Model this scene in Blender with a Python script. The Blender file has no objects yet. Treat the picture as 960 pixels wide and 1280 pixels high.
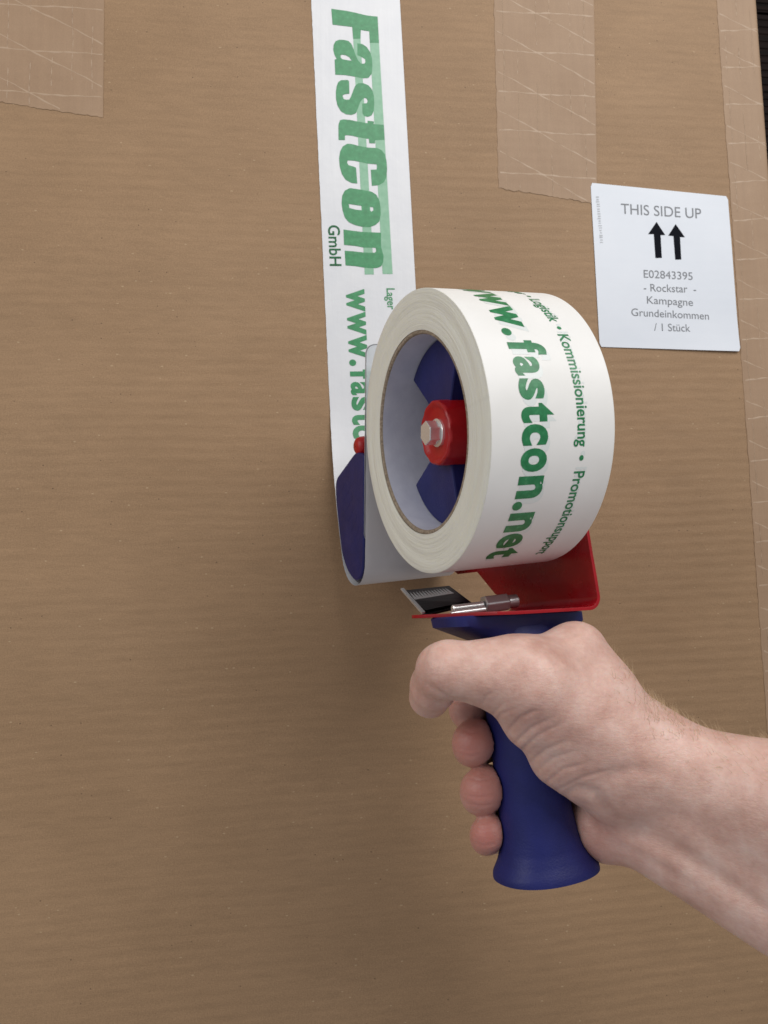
import bpy, bmesh, math, random
import numpy as np
from mathutils import Matrix, Vector
random.seed(7); rng = np.random.default_rng(7)
scene = bpy.context.scene
COL = scene.collection
MM = 0.001
H = 120.0                       # height of the carton's upper face above the floor, mm

# ------------------------------------------------------------------ camera
def nrm(v):
    v = np.array(v, float); return v/np.linalg.norm(v)
F = 1000.0                      # focal length measured on the photograph (960 px wide)
GX, GY = .15, .09               # tilt of the carton's face against the lens
cz = nrm((GX, GY, 1)); cy = nrm((-.03, 1, .03*GX-GY)); cx = np.cross(cy, cz)
RM = np.stack([cx, cy, cz])     # camera coordinates -> world directions
DP = 429/math.sqrt(1+GX*GX+GY*GY)
def wd(P):                      # point in camera mm -> world mm
    return np.asarray(P, float) @ RM.T + np.array((0, 0, DP+H))
cam = bpy.data.objects.new('camera', bpy.data.cameras.new('camera')); COL.objects.link(cam)
cam.matrix_world = Matrix.Translation((0, 0, (DP+H)*MM)) @ Matrix([list(r) for r in RM]).to_4x4()
cam.data.sensor_fit = 'HORIZONTAL'; cam.data.sensor_width = 36; cam.data.lens = 36*F/960
cam.data.clip_start = .01; cam.data.clip_end = 50
cam.data.dof.use_dof = True; cam.data.dof.focus_distance = .335; cam.data.dof.aperture_fstop = 30
scene.camera = cam

# ------------------------------------------------------------------ world and lamps
world = bpy.data.worlds.new('World'); scene.world = world; world.use_nodes = True
bg = world.node_tree.nodes['Background']
bg.inputs[0].default_value = (.95, .96, 1.0, 1); bg.inputs[1].default_value = .33
def area(name, loc, target, size, sy, power, col):
    l = bpy.data.lights.new(name, 'AREA'); l.shape = 'RECTANGLE'; l.size = size; l.size_y = sy; l.energy = power; l.color = col
    o = bpy.data.objects.new(name, l); COL.objects.link(o); o.location = [c*MM for c in loc]
    d = Vector(target)*MM-Vector(loc)*MM
    o.rotation_euler = d.to_track_quat('-Z', 'Y').to_euler(); return o
area('window_light', (520, 820, 980), (120, 40, 150), .95, .70, 11.4, (1, .98, .95))
area('left_fill_light', (-860, 420, 700), (60, 20, 180), .70, .7, 4.0, (1, .98, .95))  # fill lamp added at the left to brighten the roll's side face
scene.view_settings.view_transform = 'Standard'; scene.view_settings.look = 'None'
scene.view_settings.gamma = 1; scene.view_settings.exposure = 0
scene.view_settings.use_curve_mapping = False

# ------------------------------------------------------------------ measuring helpers
def ray(x, y): return np.array(((x-480)/F, (640-y)/F, -1.))
def hB(x, y):                   # photograph pixel -> point on the carton's face, world mm
    r = ray(x, y) @ RM.T; t = -DP/r[2]
    return np.array((r[0]*t, r[1]*t))
AX = nrm((-.919, -.066, .389)); AU = np.array((-.117, .985, 0.)); AU[2] = -(AX[0]*AU[0]+AX[1]*AU[1])/AX[2]; AU = nrm(AU)
AN = np.cross(AX, AU); AN = AN if AN[2] > 0 else -AN
AC = np.array((13.8, 30.8, -313.3))-25*AX
def pl(s, n, u):                # dispenser coordinates (axle, towards viewer, up the handle) -> world mm
    s, n, u = np.broadcast_arrays(np.asarray(s, float), n, u)
    P = AC + s[..., None]*AX + n[..., None]*AN + u[..., None]*AU
    return wd(P)

# ------------------------------------------------------------------ materials
def mat(name, base=(.5,.5,.5), rough=.5, metal=0, **kw):
    m = bpy.data.materials.new(name); m.use_nodes = True
    b = m.node_tree.nodes['Principled BSDF']
    b.inputs['Base Color'].default_value = (*base, 1); b.inputs['Roughness'].default_value = rough
    b.inputs['Metallic'].default_value = metal
    for k, v in kw.items():
        b.inputs[k.replace('_', ' ')].default_value = v
    return m
class NT:
    def __init__(s, m):
        s.m = m; s.t = m.node_tree; s.b = s.t.nodes['Principled BSDF']
        s.co = s.t.nodes.new('ShaderNodeTexCoord').outputs['Object']
    def n(s, kind, **inp):
        nd = s.t.nodes.new(kind)
        for k, v in inp.items():
            if k.startswith('_'): setattr(nd, k[1:], v); continue
            key = int(k[1:]) if k[0] == 'i' and k[1:].isdigit() else k.replace('_', ' ')
            if isinstance(v, bpy.types.NodeSocket): s.t.links.new(v, nd.inputs[key])
            else: nd.inputs[key].default_value = v
        return nd
    def map(s, scale, rot=(0,0,0), co=None):
        return s.n('ShaderNodeMapping', Vector=co or s.co, Scale=scale, Rotation=rot).outputs[0]
    def noise(s, scale, detail=3, rough=.5, co=None):
        return s.n('ShaderNodeTexNoise', Vector=co or s.co, Scale=scale, Detail=detail, Roughness=rough).outputs['Fac']
    def ramp(s, fac, stops):
        r = s.n('ShaderNodeValToRGB', Fac=fac); e = r.color_ramp.elements
        while len(e) < len(stops): e.new(.5)
        for q, (p, c) in zip(e, stops):
            q.position = p; q.color = (*c, 1) if len(c) == 3 else c
        return r.outputs['Color']
    def mix(s, fac, a, b, mode='MIX'):
        nd = s.n('ShaderNodeMix', _data_type='RGBA', _blend_type=mode)
        for i, v in ((0, fac), (6, a), (7, b)):
            if isinstance(v, bpy.types.NodeSocket): s.t.links.new(v, nd.inputs[i])
            else: nd.inputs[i].default_value = v if i == 0 else (*v, 1)
        return nd.outputs[2]
    def math(s, op, a, b=0.):
        nd = s.n('ShaderNodeMath', _operation=op)
        for i, v in ((0, a), (1, b)):
            if isinstance(v, bpy.types.NodeSocket): s.t.links.new(v, nd.inputs[i])
            else: nd.inputs[i].default_value = v
        return nd.outputs[0]
    def bump(s, h, dist, strength=1., prev=None):
        nd = s.n('ShaderNodeBump', Height=h, Distance=dist, Strength=strength)
        if prev is not None: s.t.links.new(prev, nd.inputs['Normal'])
        s.t.links.new(nd.outputs[0], s.b.inputs['Normal']); return nd.outputs[0]
    def col(s, c): s.t.links.new(c, s.b.inputs['Base Color'])
G3 = lambda g: (g, g, g)

# kraft board
m_card = mat('kraft_board', (.36,.24,.14), .62); t = NT(m_card); m_card.node_tree.nodes['Principled BSDF'].inputs['Specular IOR Level'].default_value = .28
streak = t.noise(1, 4, .6, t.map((85, 520, 60), (0, 0, math.radians(1.2))))
streak2 = t.noise(1, 3, .55, t.map((60, 300, 30), (0, 0, math.radians(1.2))))
grain = t.noise(1, 3, .65, t.map((1300, 1900, 900)))
fib = t.noise(1, 2, .6, t.map((2600, 420, 800)))
blot = t.noise(11, 4, .55)
c = t.ramp(blot, [(.3, (.294,.184,.102)), (.7, (.330,.210,.119))])
c = t.mix(.15, c, t.ramp(streak, [(.35, G3(.40)), (.6, G3(.56))]), 'OVERLAY')
c = t.mix(.14, c, t.ramp(streak2, [(.32, G3(.36)), (.5, G3(.5)), (.68, G3(.58))]), 'OVERLAY')
c = t.mix(.48, c, t.ramp(grain, [(.3, G3(.36)), (.7, G3(.64))]), 'OVERLAY')
c = t.mix(.22, c, t.ramp(fib, [(.35, G3(.38)), (.65, G3(.6))]), 'OVERLAY')
v1 = t.n('ShaderNodeTexVoronoi', Vector=t.map((210, 260, 200)), Scale=1.).outputs
sel = t.math('GREATER_THAN', t.n('ShaderNodeSeparateColor', Color=v1['Color']).outputs[0], .86)
spot = t.math('MULTIPLY', t.math('LESS_THAN', v1['Distance'], .085), sel)
c = t.mix(t.math('MULTIPLY', spot, .6), c, (.06,.035,.022))
v2 = t.n('ShaderNodeTexVoronoi', Vector=t.map((170, 330, 200)), Scale=1.).outputs
sel2 = t.math('GREATER_THAN', t.n('ShaderNodeSeparateColor', Color=v2['Color']).outputs[1], .84)
spot2 = t.math('MULTIPLY', t.math('LESS_THAN', v2['Distance'], .11), sel2)
c = t.mix(t.math('MULTIPLY', spot2, .35), c, (.62,.47,.30))
mark = t.noise(1, 5, .7, t.map((7, 16, 10), (0, 0, .5)))      # rubbed patches
c = t.mix(.5, c, t.ramp(mark, [(.38, G3(.47)), (.5, G3(.5)), (.62, G3(.54))]), 'OVERLAY')
t.col(c)
n1 = t.bump(streak2, .0005, .4); n1 = t.bump(streak, .00012, .3, n1); n1 = t.bump(grain, .00008, .6, n1)
# dark wood
m_wood = mat('dark_wood', (.02,.012,.012), .6, Specular_IOR_Level=.06); t = NT(m_wood)
g = t.noise(1, 5, .6, t.map((12, 220, 60)))
t.col(t.ramp(g, [(.35, (.0025,.002,.002)), (.6, (.012,.0065,.0055)), (.8, (.022,.013,.012))])); t.bump(g, .001, .5)
# paper tape
m_ptape = mat('paper_tape', (.4,.3,.22), .55, Specular_IOR_Level=.3); t = NT(m_ptape)
a1 = t.noise(26, 4, .6); a2 = t.noise(1, 3, .6, t.map((380, 22, 40)))
c = t.ramp(a1, [(.3, (.315,.205,.127)), (.7, (.355,.238,.153))])
c = t.mix(.14, c, t.ramp(a2, [(.35, G3(.42)), (.65, G3(.6))]), 'OVERLAY')
c = t.mix(.25, c, t.ramp(t.noise(1900, 2), [(.3, G3(.4)), (.7, G3(.6))]), 'OVERLAY')
t.col(c); n1 = t.bump(a2, .0003, .3); t.bump(a1, .0012, .3, n1)
m_thread = mat('tape_thread', (.415,.295,.20), .5)
# printed plastic tape
m_tape = mat('tape_white', (.80,.80,.82), .33, Specular_IOR_Level=.4); t = NT(m_tape)
a1 = t.noise(38, 4, .6); a2 = t.noise(1, 3, .5, t.map((260, 14, 200)))
t.col(t.ramp(a1, [(.3, (.66,.67,.70)), (.7, (.71,.715,.735))])); n1 = t.bump(a2, .0004, .25); t.bump(a1, .0014, .2, n1)  # strip film greyer than the roll's, its dimmer light put into the colour
m_rolltape = mat('roll_outer_film', (.83,.82,.80), .44, Specular_IOR_Level=.4); t = NT(m_rolltape)
a1 = t.noise(45, 3, .5); t.col(t.ramp(a1, [(.3, (.80,.79,.765)), (.7, (.85,.84,.82))])); t.bump(a1, .0012, .15)
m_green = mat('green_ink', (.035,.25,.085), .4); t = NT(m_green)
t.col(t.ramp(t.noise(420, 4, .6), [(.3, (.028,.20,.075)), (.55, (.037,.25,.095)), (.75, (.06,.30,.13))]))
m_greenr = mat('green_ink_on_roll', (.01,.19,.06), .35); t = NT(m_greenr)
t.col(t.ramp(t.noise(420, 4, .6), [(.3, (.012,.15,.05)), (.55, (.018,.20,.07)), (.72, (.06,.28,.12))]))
m_pale = mat('pale_green_ink', (.22,.44,.28), .4); t = NT(m_pale)
t.col(t.ramp(t.noise(300, 3, .6), [(.3, (.19,.41,.26)), (.7, (.25,.47,.32))]))
m_ghost = mat('ink_of_layer_below', (.72,.755,.74), .3)
m_black = mat('black_ink', (.008,.009,.013), .8, Specular_IOR_Level=.05)
m_grey = mat('grey_ink', (.17,.18,.20), .5); m_faint = mat('faint_ink', (.44,.46,.49), .5)
m_label = mat('label_paper', (.70,.73,.78), .42); t = NT(m_label)
t.col(t.ramp(t.noise(24, 3), [(.3, (.635,.675,.74)), (.7, (.675,.71,.77))])); t.bump(t.noise(60, 2), .0006, .2)
# roll side: wound layers
m_side = mat('wound_tape_edge', (.72,.70,.58), .5, Subsurface_Weight=.25, Subsurface_Radius=(.003,.003,.002), Subsurface_Scale=1.0)
t = NT(m_side); gx_ = t.n('ShaderNodeTexCoord').outputs['UV']
rings = t.noise(1, 4, .7, t.map((260, 1.2, 1), co=gx_)); bl = t.noise(1, 3, .6, t.map((14, 3.2, 1), co=gx_))
t.col(t.ramp(rings, [(.3, (.80,.79,.69)), (.5, (.84,.83,.73)), (.75, (.88,.87,.78))]))
n1 = t.bump(rings, .0005, .5); t.bump(bl, .0018, .3, n1)
m_core = mat('core_board', (.30,.24,.17), .85); t = NT(m_core)
t.col(t.ramp(t.noise(900, 3), [(.3, (.19,.145,.10)), (.7, (.40,.32,.24))])); t.bump(t.noise(1500, 3), .0004, .8)
m_corein = mat('core_inside_paper', (.66,.68,.78), .6); t = NT(m_corein)
t.col(t.ramp(t.noise(120, 4), [(.3, (.60,.62,.73)), (.7, (.70,.72,.82))])); t.bump(t.noise(300, 3), .0004, .3)
def plastic(name, base, rough, sp, var=.25, bmp=.0002):
    m = mat(name, base, rough, Specular_IOR_Level=sp); t = NT(m)
    t.col(t.ramp(t.noise(90, 4, .6), [(.3, tuple(c*(1-var) for c in base)), (.7, tuple(c*(1+var) for c in base))]))
    t.bump(t.noise(1400, 2), bmp, .4)
    rr = t.n('ShaderNodeMapRange', Value=t.noise(60, 4, .7), i1=.3, i2=.7, i3=rough*.8, i4=rough*1.25).outputs[0]
    t.t.links.new(rr, t.b.inputs['Roughness']); return m
m_blue = plastic('blue_plastic', (.013,.016,.108), .42, .35, .15)
m_bluegrip = plastic('blue_soft_plastic', (.0125,.0165,.118), .48, .32, .12, .0003)
m_redp = plastic('red_plastic', (.42,.005,.007), .35, .5, .12)
m_redm = plastic('red_enamel', (.30,.003,.008), .28, .35, .12, .00005)
m_redm.node_tree.nodes['Principled BSDF'].inputs['Coat Weight'].default_value = .15
m_steel = mat('bright_steel', (.90,.90,.89), .22, .72); t = NT(m_steel); t.bump(t.noise(700, 3), .0002, .35)
m_dsteel = mat('dark_steel', (.035,.033,.034), .3, 1); t = NT(m_dsteel); t.bump(t.noise(1, 3, .6, t.map((80, 1500, 300))), .0002, .4)
m_steel2 = mat('grey_steel', (.62,.62,.63), .28, .8)
m_rubber = mat('roller_rubber', (.07,.07,.08), .7)
m_flap = mat('frosted_plastic', (.86,.88,.92), .35); b = m_flap.node_tree.nodes['Principled BSDF']
b.inputs['Transmission Weight'].default_value = .72; b.inputs['IOR'].default_value = 1.2
m_flapedge = mat('flap_edge', (.25,.26,.28), .4)
# skin
m_skin = mat('skin', (.6,.42,.33), .36, Subsurface_Weight=.35, Subsurface_Radius=(.0040,.0016,.0009), Subsurface_Scale=1.0, Specular_IOR_Level=.45)
t = NT(m_skin)
red = t.n('ShaderNodeAttribute', _attribute_name='flush').outputs['Fac']
mot = t.noise(70, 5, .65); mot2 = t.noise(420, 3, .6)
c = t.ramp(mot, [(.30, (.55,.325,.265)), (.5, (.66,.43,.36)), (.7, (.745,.535,.465))])
c = t.mix(.35, c, t.ramp(mot2, [(.3, G3(.42)), (.7, G3(.58))]), 'OVERLAY')
c = t.mix(t.math('MULTIPLY', red, .95), c, (.47,.165,.135)); t.col(c)
cell = t.n('ShaderNodeTexVoronoi', _feature='DISTANCE_TO_EDGE', Vector=t.map((1, 1, 1), (.3,.5,.8)), Scale=950.).outputs['Distance']
cell = t.math('MINIMUM', cell, .12)
wr = t.noise(1, 4, .65, t.map((300, 950, 500), (0, 0, math.radians(35))))
n1 = t.bump(wr, .0004, .5); n1 = t.bump(cell, .0012, .22, n1); t.bump(t.noise(160, 3), .0009, .35, n1)
m_nail = mat('nail', (.68,.44,.38), .25)
m_hair = mat('hair', (.50,.36,.22), .5)

# ------------------------------------------------------------------ building helpers
ORG = {}
def setp(o, label=None, cat=None, group=None, kind=None):
    for k, v in (('label', label), ('category', cat), ('group', group), ('kind', kind)):
        if v: o[k] = v
    return o
def empty(name, org, label, cat, group=None):
    o = bpy.data.objects.new(name, None); COL.objects.link(o); o.empty_display_size = .01
    o.location = [c*MM for c in org]; ORG[o] = np.array(org, float)
    return setp(o, label, cat, group)
def obj(name, V, Fc, m, parent=None, org=None, smooth=None, uv=None):
    V = np.asarray(V, float).reshape(-1, 3)
    o0 = ORG[parent] if parent is not None else np.array(org if org is not None else (0, 0, 0), float)
    me = bpy.data.meshes.new(name); me.from_pydata(((V-o0)*MM).tolist(), [], [list(map(int, f)) for f in Fc])
    me.materials.append(m)
    bm = bmesh.new(); bm.from_mesh(me); bmesh.ops.recalc_face_normals(bm, faces=bm.faces); bm.to_mesh(me); bm.free()
    if uv is not None:
        ul = me.uv_layers.new(name='UVMap'); li = np.zeros(len(me.loops), int); me.loops.foreach_get('vertex_index', li)
        ul.data.foreach_set('uv', np.asarray(uv, float)[li].ravel())
    if smooth is not None:
        me.polygons.foreach_set('use_smooth', [True]*len(me.polygons))
        if smooth < 179: me.set_sharp_from_angle(angle=math.radians(smooth))
    o = bpy.data.objects.new(name, me); COL.objects.link(o); ORG[o] = o0
    if parent is None: o.location = [c*MM for c in o0]
    else: o.parent = parent
    return o
def grid(nu, nv, off=0, wrap=False):
    f = []
    for i in range(nu-1):
        for j in range(nv-1 if not wrap else nv):
            k = (j+1) % nv
            f.append((off+i*nv+j, off+i*nv+k, off+(i+1)*nv+k, off+(i+1)*nv+j))
    return f
def bevel(o, w, seg=2, ang=30):
    md = o.modifiers.new('bevel', 'BEVEL'); md.width = w*MM; md.segments = seg; md.limit_method = 'ANGLE'; md.angle_limit = math.radians(ang)
    return o
def extrude(poly, fn, a, b):     # poly 2D, fn(p0,p1,h)->world, between heights a and b
    n = len(poly); p = np.array(poly, float)
    V = np.concatenate([fn(p[:, 0], p[:, 1], a), fn(p[:, 0], p[:, 1], b)])
    return V, [tuple(range(n))[::-1], tuple(range(n, 2*n))]+[(i, (i+1) % n, n+(i+1) % n, n+i) for i in range(n)]
def lathe(prof, s_of=None, seg=96, n0=0, u0=0):   # prof: list of (s, r) round the axle
    th = np.linspace(0, 2*np.pi, seg, endpoint=False); V = []
    for s, r in prof: V.append(pl(np.full(seg, s), n0+r*np.cos(th), u0+r*np.sin(th)))
    return np.concatenate(V), grid(len(prof), seg, wrap=True)
def rounded(poly, r, k=5):
    out = []; n = len(poly)
    for i in range(n):
        p0, p1, p2 = (np.array(poly[j % n], float) for j in (i-1, i, i+1))
        rr = min(r, .45*np.linalg.norm(p0-p1), .45*np.linalg.norm(p2-p1))
        a = p1+nrm(p0-p1)*rr; b = p1+nrm(p2-p1)*rr
        for t in np.linspace(0, 1, k): out.append(tuple((1-t)**2*a+2*t*(1-t)*p1+t*t*b))
    return out

# flat shapes: letters and outlines as triangles in 2D
def curve_tris(cu):
    o = bpy.data.objects.new('tmp', cu); COL.objects.link(o)
    dg = bpy.context.evaluated_depsgraph_get(); dg.update(); me = bpy.data.meshes.new_from_object(o.evaluated_get(dg))
    V = np.array([v.co[:2] for v in me.vertices]).reshape(-1, 2); Fc = [tuple(p.vertices) for p in me.polygons]
    COL.objects.unlink(o); bpy.data.objects.remove(o); bpy.data.meshes.remove(me); bpy.data.curves.remove(cu)
    return V, Fc
def text2d(s, bold=0, space=1.):
    cu = bpy.data.curves.new('t', 'FONT'); cu.body = s; cu.offset = bold; cu.space_character = space; cu.resolution_u = 5; cu.fill_mode = 'FRONT'
    return curve_tris(cu)
CAP = None
def outline2d(loops):
    cu = bpy.data.curves.new('l', 'CURVE'); cu.dimensions = '2D'; cu.fill_mode = 'FRONT'
    for lp in loops:
        sp = cu.splines.new('POLY'); sp.points.add(len(lp)-1); sp.use_cyclic_u = True
        for p, q in zip(sp.points, lp): p.co = (q[0], q[1], 0, 1)
    return curve_tris(cu)
def smoothloop(lp, corner=50):
    P = [np.array(p, float) for p in lp]; n = len(P); out = []
    for i in range(n):
        a, b, c = P[i-1], P[i], P[(i+1) % n]
        ang = math.degrees(math.acos(max(-1, min(1, nrm(b-a) @ nrm(c-b)))))
        if ang > corner: out.append(tuple(b))
        else:
            out += [tuple(.17*a+.83*b), tuple(.03*a+.94*b+.03*c), tuple(.83*b+.17*c)]
    return out
def slice2d(V, Fc, step):        # cut long triangles so print can bend
    bm = bmesh.new(); vs = [bm.verts.new((p[0], p[1], 0)) for p in V]
    for f in Fc:
        try: bm.faces.new([vs[i] for i in f])
        except ValueError: pass
    x0, x1 = V[:, 0].min(), V[:, 0].max()
    for x in np.arange(math.floor(x0/step)*step, x1, step):
        bmesh.ops.bisect_plane(bm, geom=bm.verts[:]+bm.edges[:]+bm.faces[:], plane_co=(x, 0, 0), plane_no=(1, 0, 0))
    bm.verts.index_update(); W = np.array([v.co[:2] for v in bm.verts]); Q = [tuple(v.index for v in f.verts) for f in bm.faces]
    bm.free(); return W, Q
class Print:                     # collects pieces of print in (along, up) mm, mapped on a surface
    def __init__(s): s.V = []; s.F = []; s.n = 0
    def add(s, V, Fc):
        s.V.append(V); s.F += [tuple(i+s.n for i in f) for f in Fc]; s.n += len(V)
    def text(s, txt, a0, a1, base, cap, bold=0, space=1., shear=0):
        V, Fc = text2d(txt, bold, space); hc = CAPH
        x = (V[:, 0]-V[:, 0].min())/(V[:, 0].max()-V[:, 0].min())
        y = V[:, 1]/hc*cap
        s.add(np.stack([a0+x*(a1-a0)+shear*y, base+y], 1), Fc)
    def build(s, name, fn, m, parent, step=None, both=False):
        V = np.concatenate(s.V); Fc = s.F
        if step: V, Fc = slice2d(V, Fc, step)
        if both: V, Fc = slice2d(V[:, ::-1], Fc, step); V = V[:, ::-1]
        return obj(name, fn(V[:, 0], V[:, 1]), Fc, m, parent)
_v, _f = text2d('H'); CAPH = _v[:, 1].max()

# ------------------------------------------------------------------ floor
FX = 160
floor = setp(obj('floor', [(-900,-900,-22), (1100,-900,-22), (1100,1000,-22), (-900,1000,-22)], [(0,1,2,3)], m_wood), kind='structure')
prof = []
for i in range(24):
    y = i*6.0
    prof += [(y, -.6), (y+1.0, -.6), (y+1.7, 0), (y+5.3, 0)]
prof = [(0, -20)]+prof+[(143, -1.6), (143, -20)]
first = None
pv = np.array(prof)
for k in range(-6, 7):
    if first is None:
        V = np.concatenate([np.stack([np.full(len(pv), x), pv[:, 0], pv[:, 1]], 1) for x in (-900, 1100)])
        first = obj('plank', V, grid(2, len(pv)), m_wood, floor); p = first
    else:
        p = first.copy(); COL.objects.link(p); p.parent = floor
    p.location = (0, k*146*MM, 0)

# ------------------------------------------------------------------ carton
BX0, BX1, BY0, BY1, BR = -420., 305.6, -470., 480., 2.6
def hgt(x, y, fl=1.):                   # gentle dents and flute relief of the board
    h = .22*np.sin(x/47+1.3*np.sin(y/61))*np.sin(y/39+.8*np.sin(x/83)+.6)
    h += .30*np.sin(x/19+2*np.sin(y/33+.5))*np.sin(y/13+.02*x)*np.exp(-((x-250)/90)**2-((y-300)/90)**2)
    h += fl*(.050+.030*np.sin(x/37+np.sin(y/29))*np.sin(y/23+.7)+.022*np.clip((x-60)/200, 0, 1))*np.sin((y-.012*x)*2*np.pi/5.9+.5*np.sin(x/60)+.35*np.sin(x/17+y/31))
    return h
def bsurf(x, y, off=0., fl=1.):
    x = np.asarray(x, float); y = np.asarray(y, float)
    xc = BX1-BR; q = np.clip((x-xc)/BR, 0, np.pi/2); dn = np.maximum(x-xc-BR*np.pi/2, 0)
    fade = np.clip((BX1-x)/12, 0, 1); h = hgt(x, y, fl)*fade
    X = np.where(x < xc, x, xc+(BR+off)*np.sin(q)); Z = np.where(x < xc, h+off, -BR+(BR+off)*np.cos(q)-dn)
    return np.stack([X, y, H+Z], -1)
box = empty('cardboard_box', (0, 0, 0), 'large plain brown corrugated cardboard box filling the whole background', 'cardboard box')
xs = np.unique(np.concatenate([np.arange(BX0, -140, 12), np.arange(-140, BX1-BR, 4.0), BX1-BR+np.linspace(0, BR*np.pi/2, 7)]))
ys = np.unique(np.concatenate([np.arange(BY0, -260, 10), np.arange(-260, 365, 1.15), np.arange(365, BY1+1, 10)]))
gx_, gy_ = np.meshgrid(xs, ys, indexing='ij')
top = obj('top_panel', bsurf(gx_, gy_), grid(len(xs), len(ys)), m_card, box, smooth=180)
def slab(name, p0, p1, m, parent):
    (x0,y0,z0), (x1,y1,z1) = p0, p1
    V = [(x,y,z) for x in (x0,x1) for y in (y0,y1) for z in (z0,z1)]
    return obj(name, V, [(0,1,3,2),(4,6,7,5),(0,4,5,1),(2,3,7,6),(0,2,6,4),(1,5,7,3)], m, parent)
slab('side_panel', (BX1-4, BY0, 0), (BX1-.0, BY1, H-BR-.02), m_card, box)
slab('side_panel', (BX0, BY0+4, 0), (BX0+4, BY1-4, H-.6), m_card, box)
slab('side_panel', (BX0, BY1-4, 0), (BX1-4.02, BY1, H-.6), m_card, box)
slab('side_panel', (BX0, BY0, 0), (BX1-4.02, BY0+3.98, H-.6), m_card, box)

# ------------------------------------------------------------------ old paper tapes on the carton
def paper_tape(name, quad, label, pitch, ph, jag=.25, nx=40, ny=130, wid=62):
    q = np.array(quad, float)    # tl, tr, br, bl in face coordinates
    u, v = np.meshgrid(np.linspace(0, 1, nx), np.linspace(0, 1, ny), indexing='ij')
    def uv2(u, v):
        P = (1-u)[..., None]*(1-v)[..., None]*q[0]+u[..., None]*(1-v)[..., None]*q[1]+u[..., None]*v[..., None]*q[2]+(1-u)[..., None]*v[..., None]*q[3]
        return P
    P = uv2(u, v); j = jag*rng.standard_normal(nx); P[:, -1, 1] += j
    P[0, :, 0] += .12*np.sin(np.arange(ny)*.7)+.1*rng.standard_normal(ny)
    relief = .07*np.abs(np.sin(P[..., 0]*np.pi/11.3+.7*np.sin(P[..., 1]/17)+.5*np.sin(P[..., 1]/41)))**9*(.5+.5*np.sin(P[..., 1]/13+P[..., 0]/7))+.05*np.sin(P[..., 0]/3.1+np.sin(P[..., 1]/23))*np.sin(P[..., 1]/29)
    S = bsurf(P[..., 0], P[..., 1], .24+relief, .5)
    n = nx*ny; L_ = bsurf(P[..., 0], P[..., 1], .02)
    fc = grid(nx, ny)
    bl = [i*ny for i in range(nx)]; bt = [i*ny+ny-1 for i in range(nx)]; le = list(range(ny)); re = [(nx-1)*ny+i for i in range(ny)]
    for e in (bl, bt, le, re): fc += [(a, b_, b_+n, a+n) for a, b_ in zip(e[:-1], e[1:])]
    org = list(bsurf(q[3][0], q[3][1]))
    t_ = empty(name, org, label, 'packing tape', 'old paper tapes stuck on the box')
    obj('paper_strip', np.concatenate([S.reshape(-1, 3), L_.reshape(-1, 3)]), fc, m_ptape, t_, smooth=40)
    # reinforcing threads pressed through the paper
    V = []; Fc = []
    Lh = np.linalg.norm(q[3]-q[0])
    def thread(v0, v1, w=.55, u0=.02, u1=.99):
        k = 46; uu = np.linspace(u0, u1, k); vv = v0+(v1-v0)*(uu)+(.3*np.sin(uu*9+v0)+.12*np.sin(uu*37+v0*3)+rng.normal()*.5)
        mk = (vv > .8) & (vv < Lh-.5)
        if mk.sum() < 3: return
        uu = uu[mk]; vv = vv[mk]; k = len(uu); C_ = uv2(uu, vv/Lh)
        wv = w*(.35+.65*np.abs(np.sin(uu*6.1+v0*1.7))*np.abs(np.sin(uu*23+v0)))
        off = len(V)
        rel = .07*np.abs(np.sin(C_[:, 0]*np.pi/11.3+.7*np.sin(C_[:, 1]/17)+.5*np.sin(C_[:, 1]/41)))**9*(.5+.5*np.sin(C_[:, 1]/13+C_[:, 0]/7))+.05*np.sin(C_[:, 0]/3.1+np.sin(C_[:, 1]/23))*np.sin(C_[:, 1]/29)
        for dv, h in ((-1, .215), (0, .33), (1, .215)):
            V.extend(bsurf(C_[:, 0], C_[:, 1]+dv*wv, h+rel+.02, .5).tolist())
        for r in (0, 1): Fc.extend([(off+r*k+i, off+r*k+i+1, off+(r+1)*k+i+1, off+(r+1)*k+i) for i in range(k-1)])
    def upright(u0, va, vb):
        k = 26; vv = np.linspace(va, vb, k); uu = u0+.004*np.sin(vv*.21+u0*9)
        mk = (vv > .8) & (vv < Lh-.6); vv = vv[mk]; uu = uu[mk]; k = len(vv)
        if k < 3: return
        C_ = uv2(uu, vv/Lh); off = len(V); wv = .20*(.3+.7*np.sin(vv*.5+u0*31)**2)
        for dv, h in ((-1, .215), (0, .32), (1, .215)): V.extend(bsurf(C_[:, 0]+dv*wv, C_[:, 1], h+.06, .5).tolist())
        for r in (0, 1): Fc.extend([(off+r*k+i, off+r*k+i+1, off+(r+1)*k+i+1, off+(r+1)*k+i) for i in range(k-1)])
    for u0 in np.arange(.07, 1, .165)+rng.uniform(-.02, .02, 6):
        v_ = rng.uniform(0, 30)
        while v_ < Lh: e_ = v_+rng.uniform(14, 46); upright(u0, v_, e_); v_ = e_+rng.uniform(6, 34)
    kk = int(Lh/pitch)+3
    for i in range(-2, kk):
        thread(i*pitch+ph, i*pitch+ph+pitch*1.02)
        thread(i*pitch+ph+pitch*.52, i*pitch+ph+pitch*.30)
    setp(obj('reinforcement_thread', V, Fc, m_thread, t_, smooth=60), kind='stuff')
    return t_
paper_tape('paper_tape', [(-142, 420), (-79, 420), (-80.4, 249.6), (-142, 256)], 'short brown paper tape at the left, its cut end pointing down', 24, 3)
paper_tape('paper_tape', [(139.5, 420), (202.5, 420), (194.5, 213.6), (135.7, 220.5)], 'brown paper tape strip running down to the white shipping label', 24, 9)
rt = paper_tape('paper_tape', [(278.6, 440), (334, 440), (334, -440), (278.4, -440)], 'long brown paper tape folded over the right edge of the box', 24, 5, nx=64, ny=420)

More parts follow.
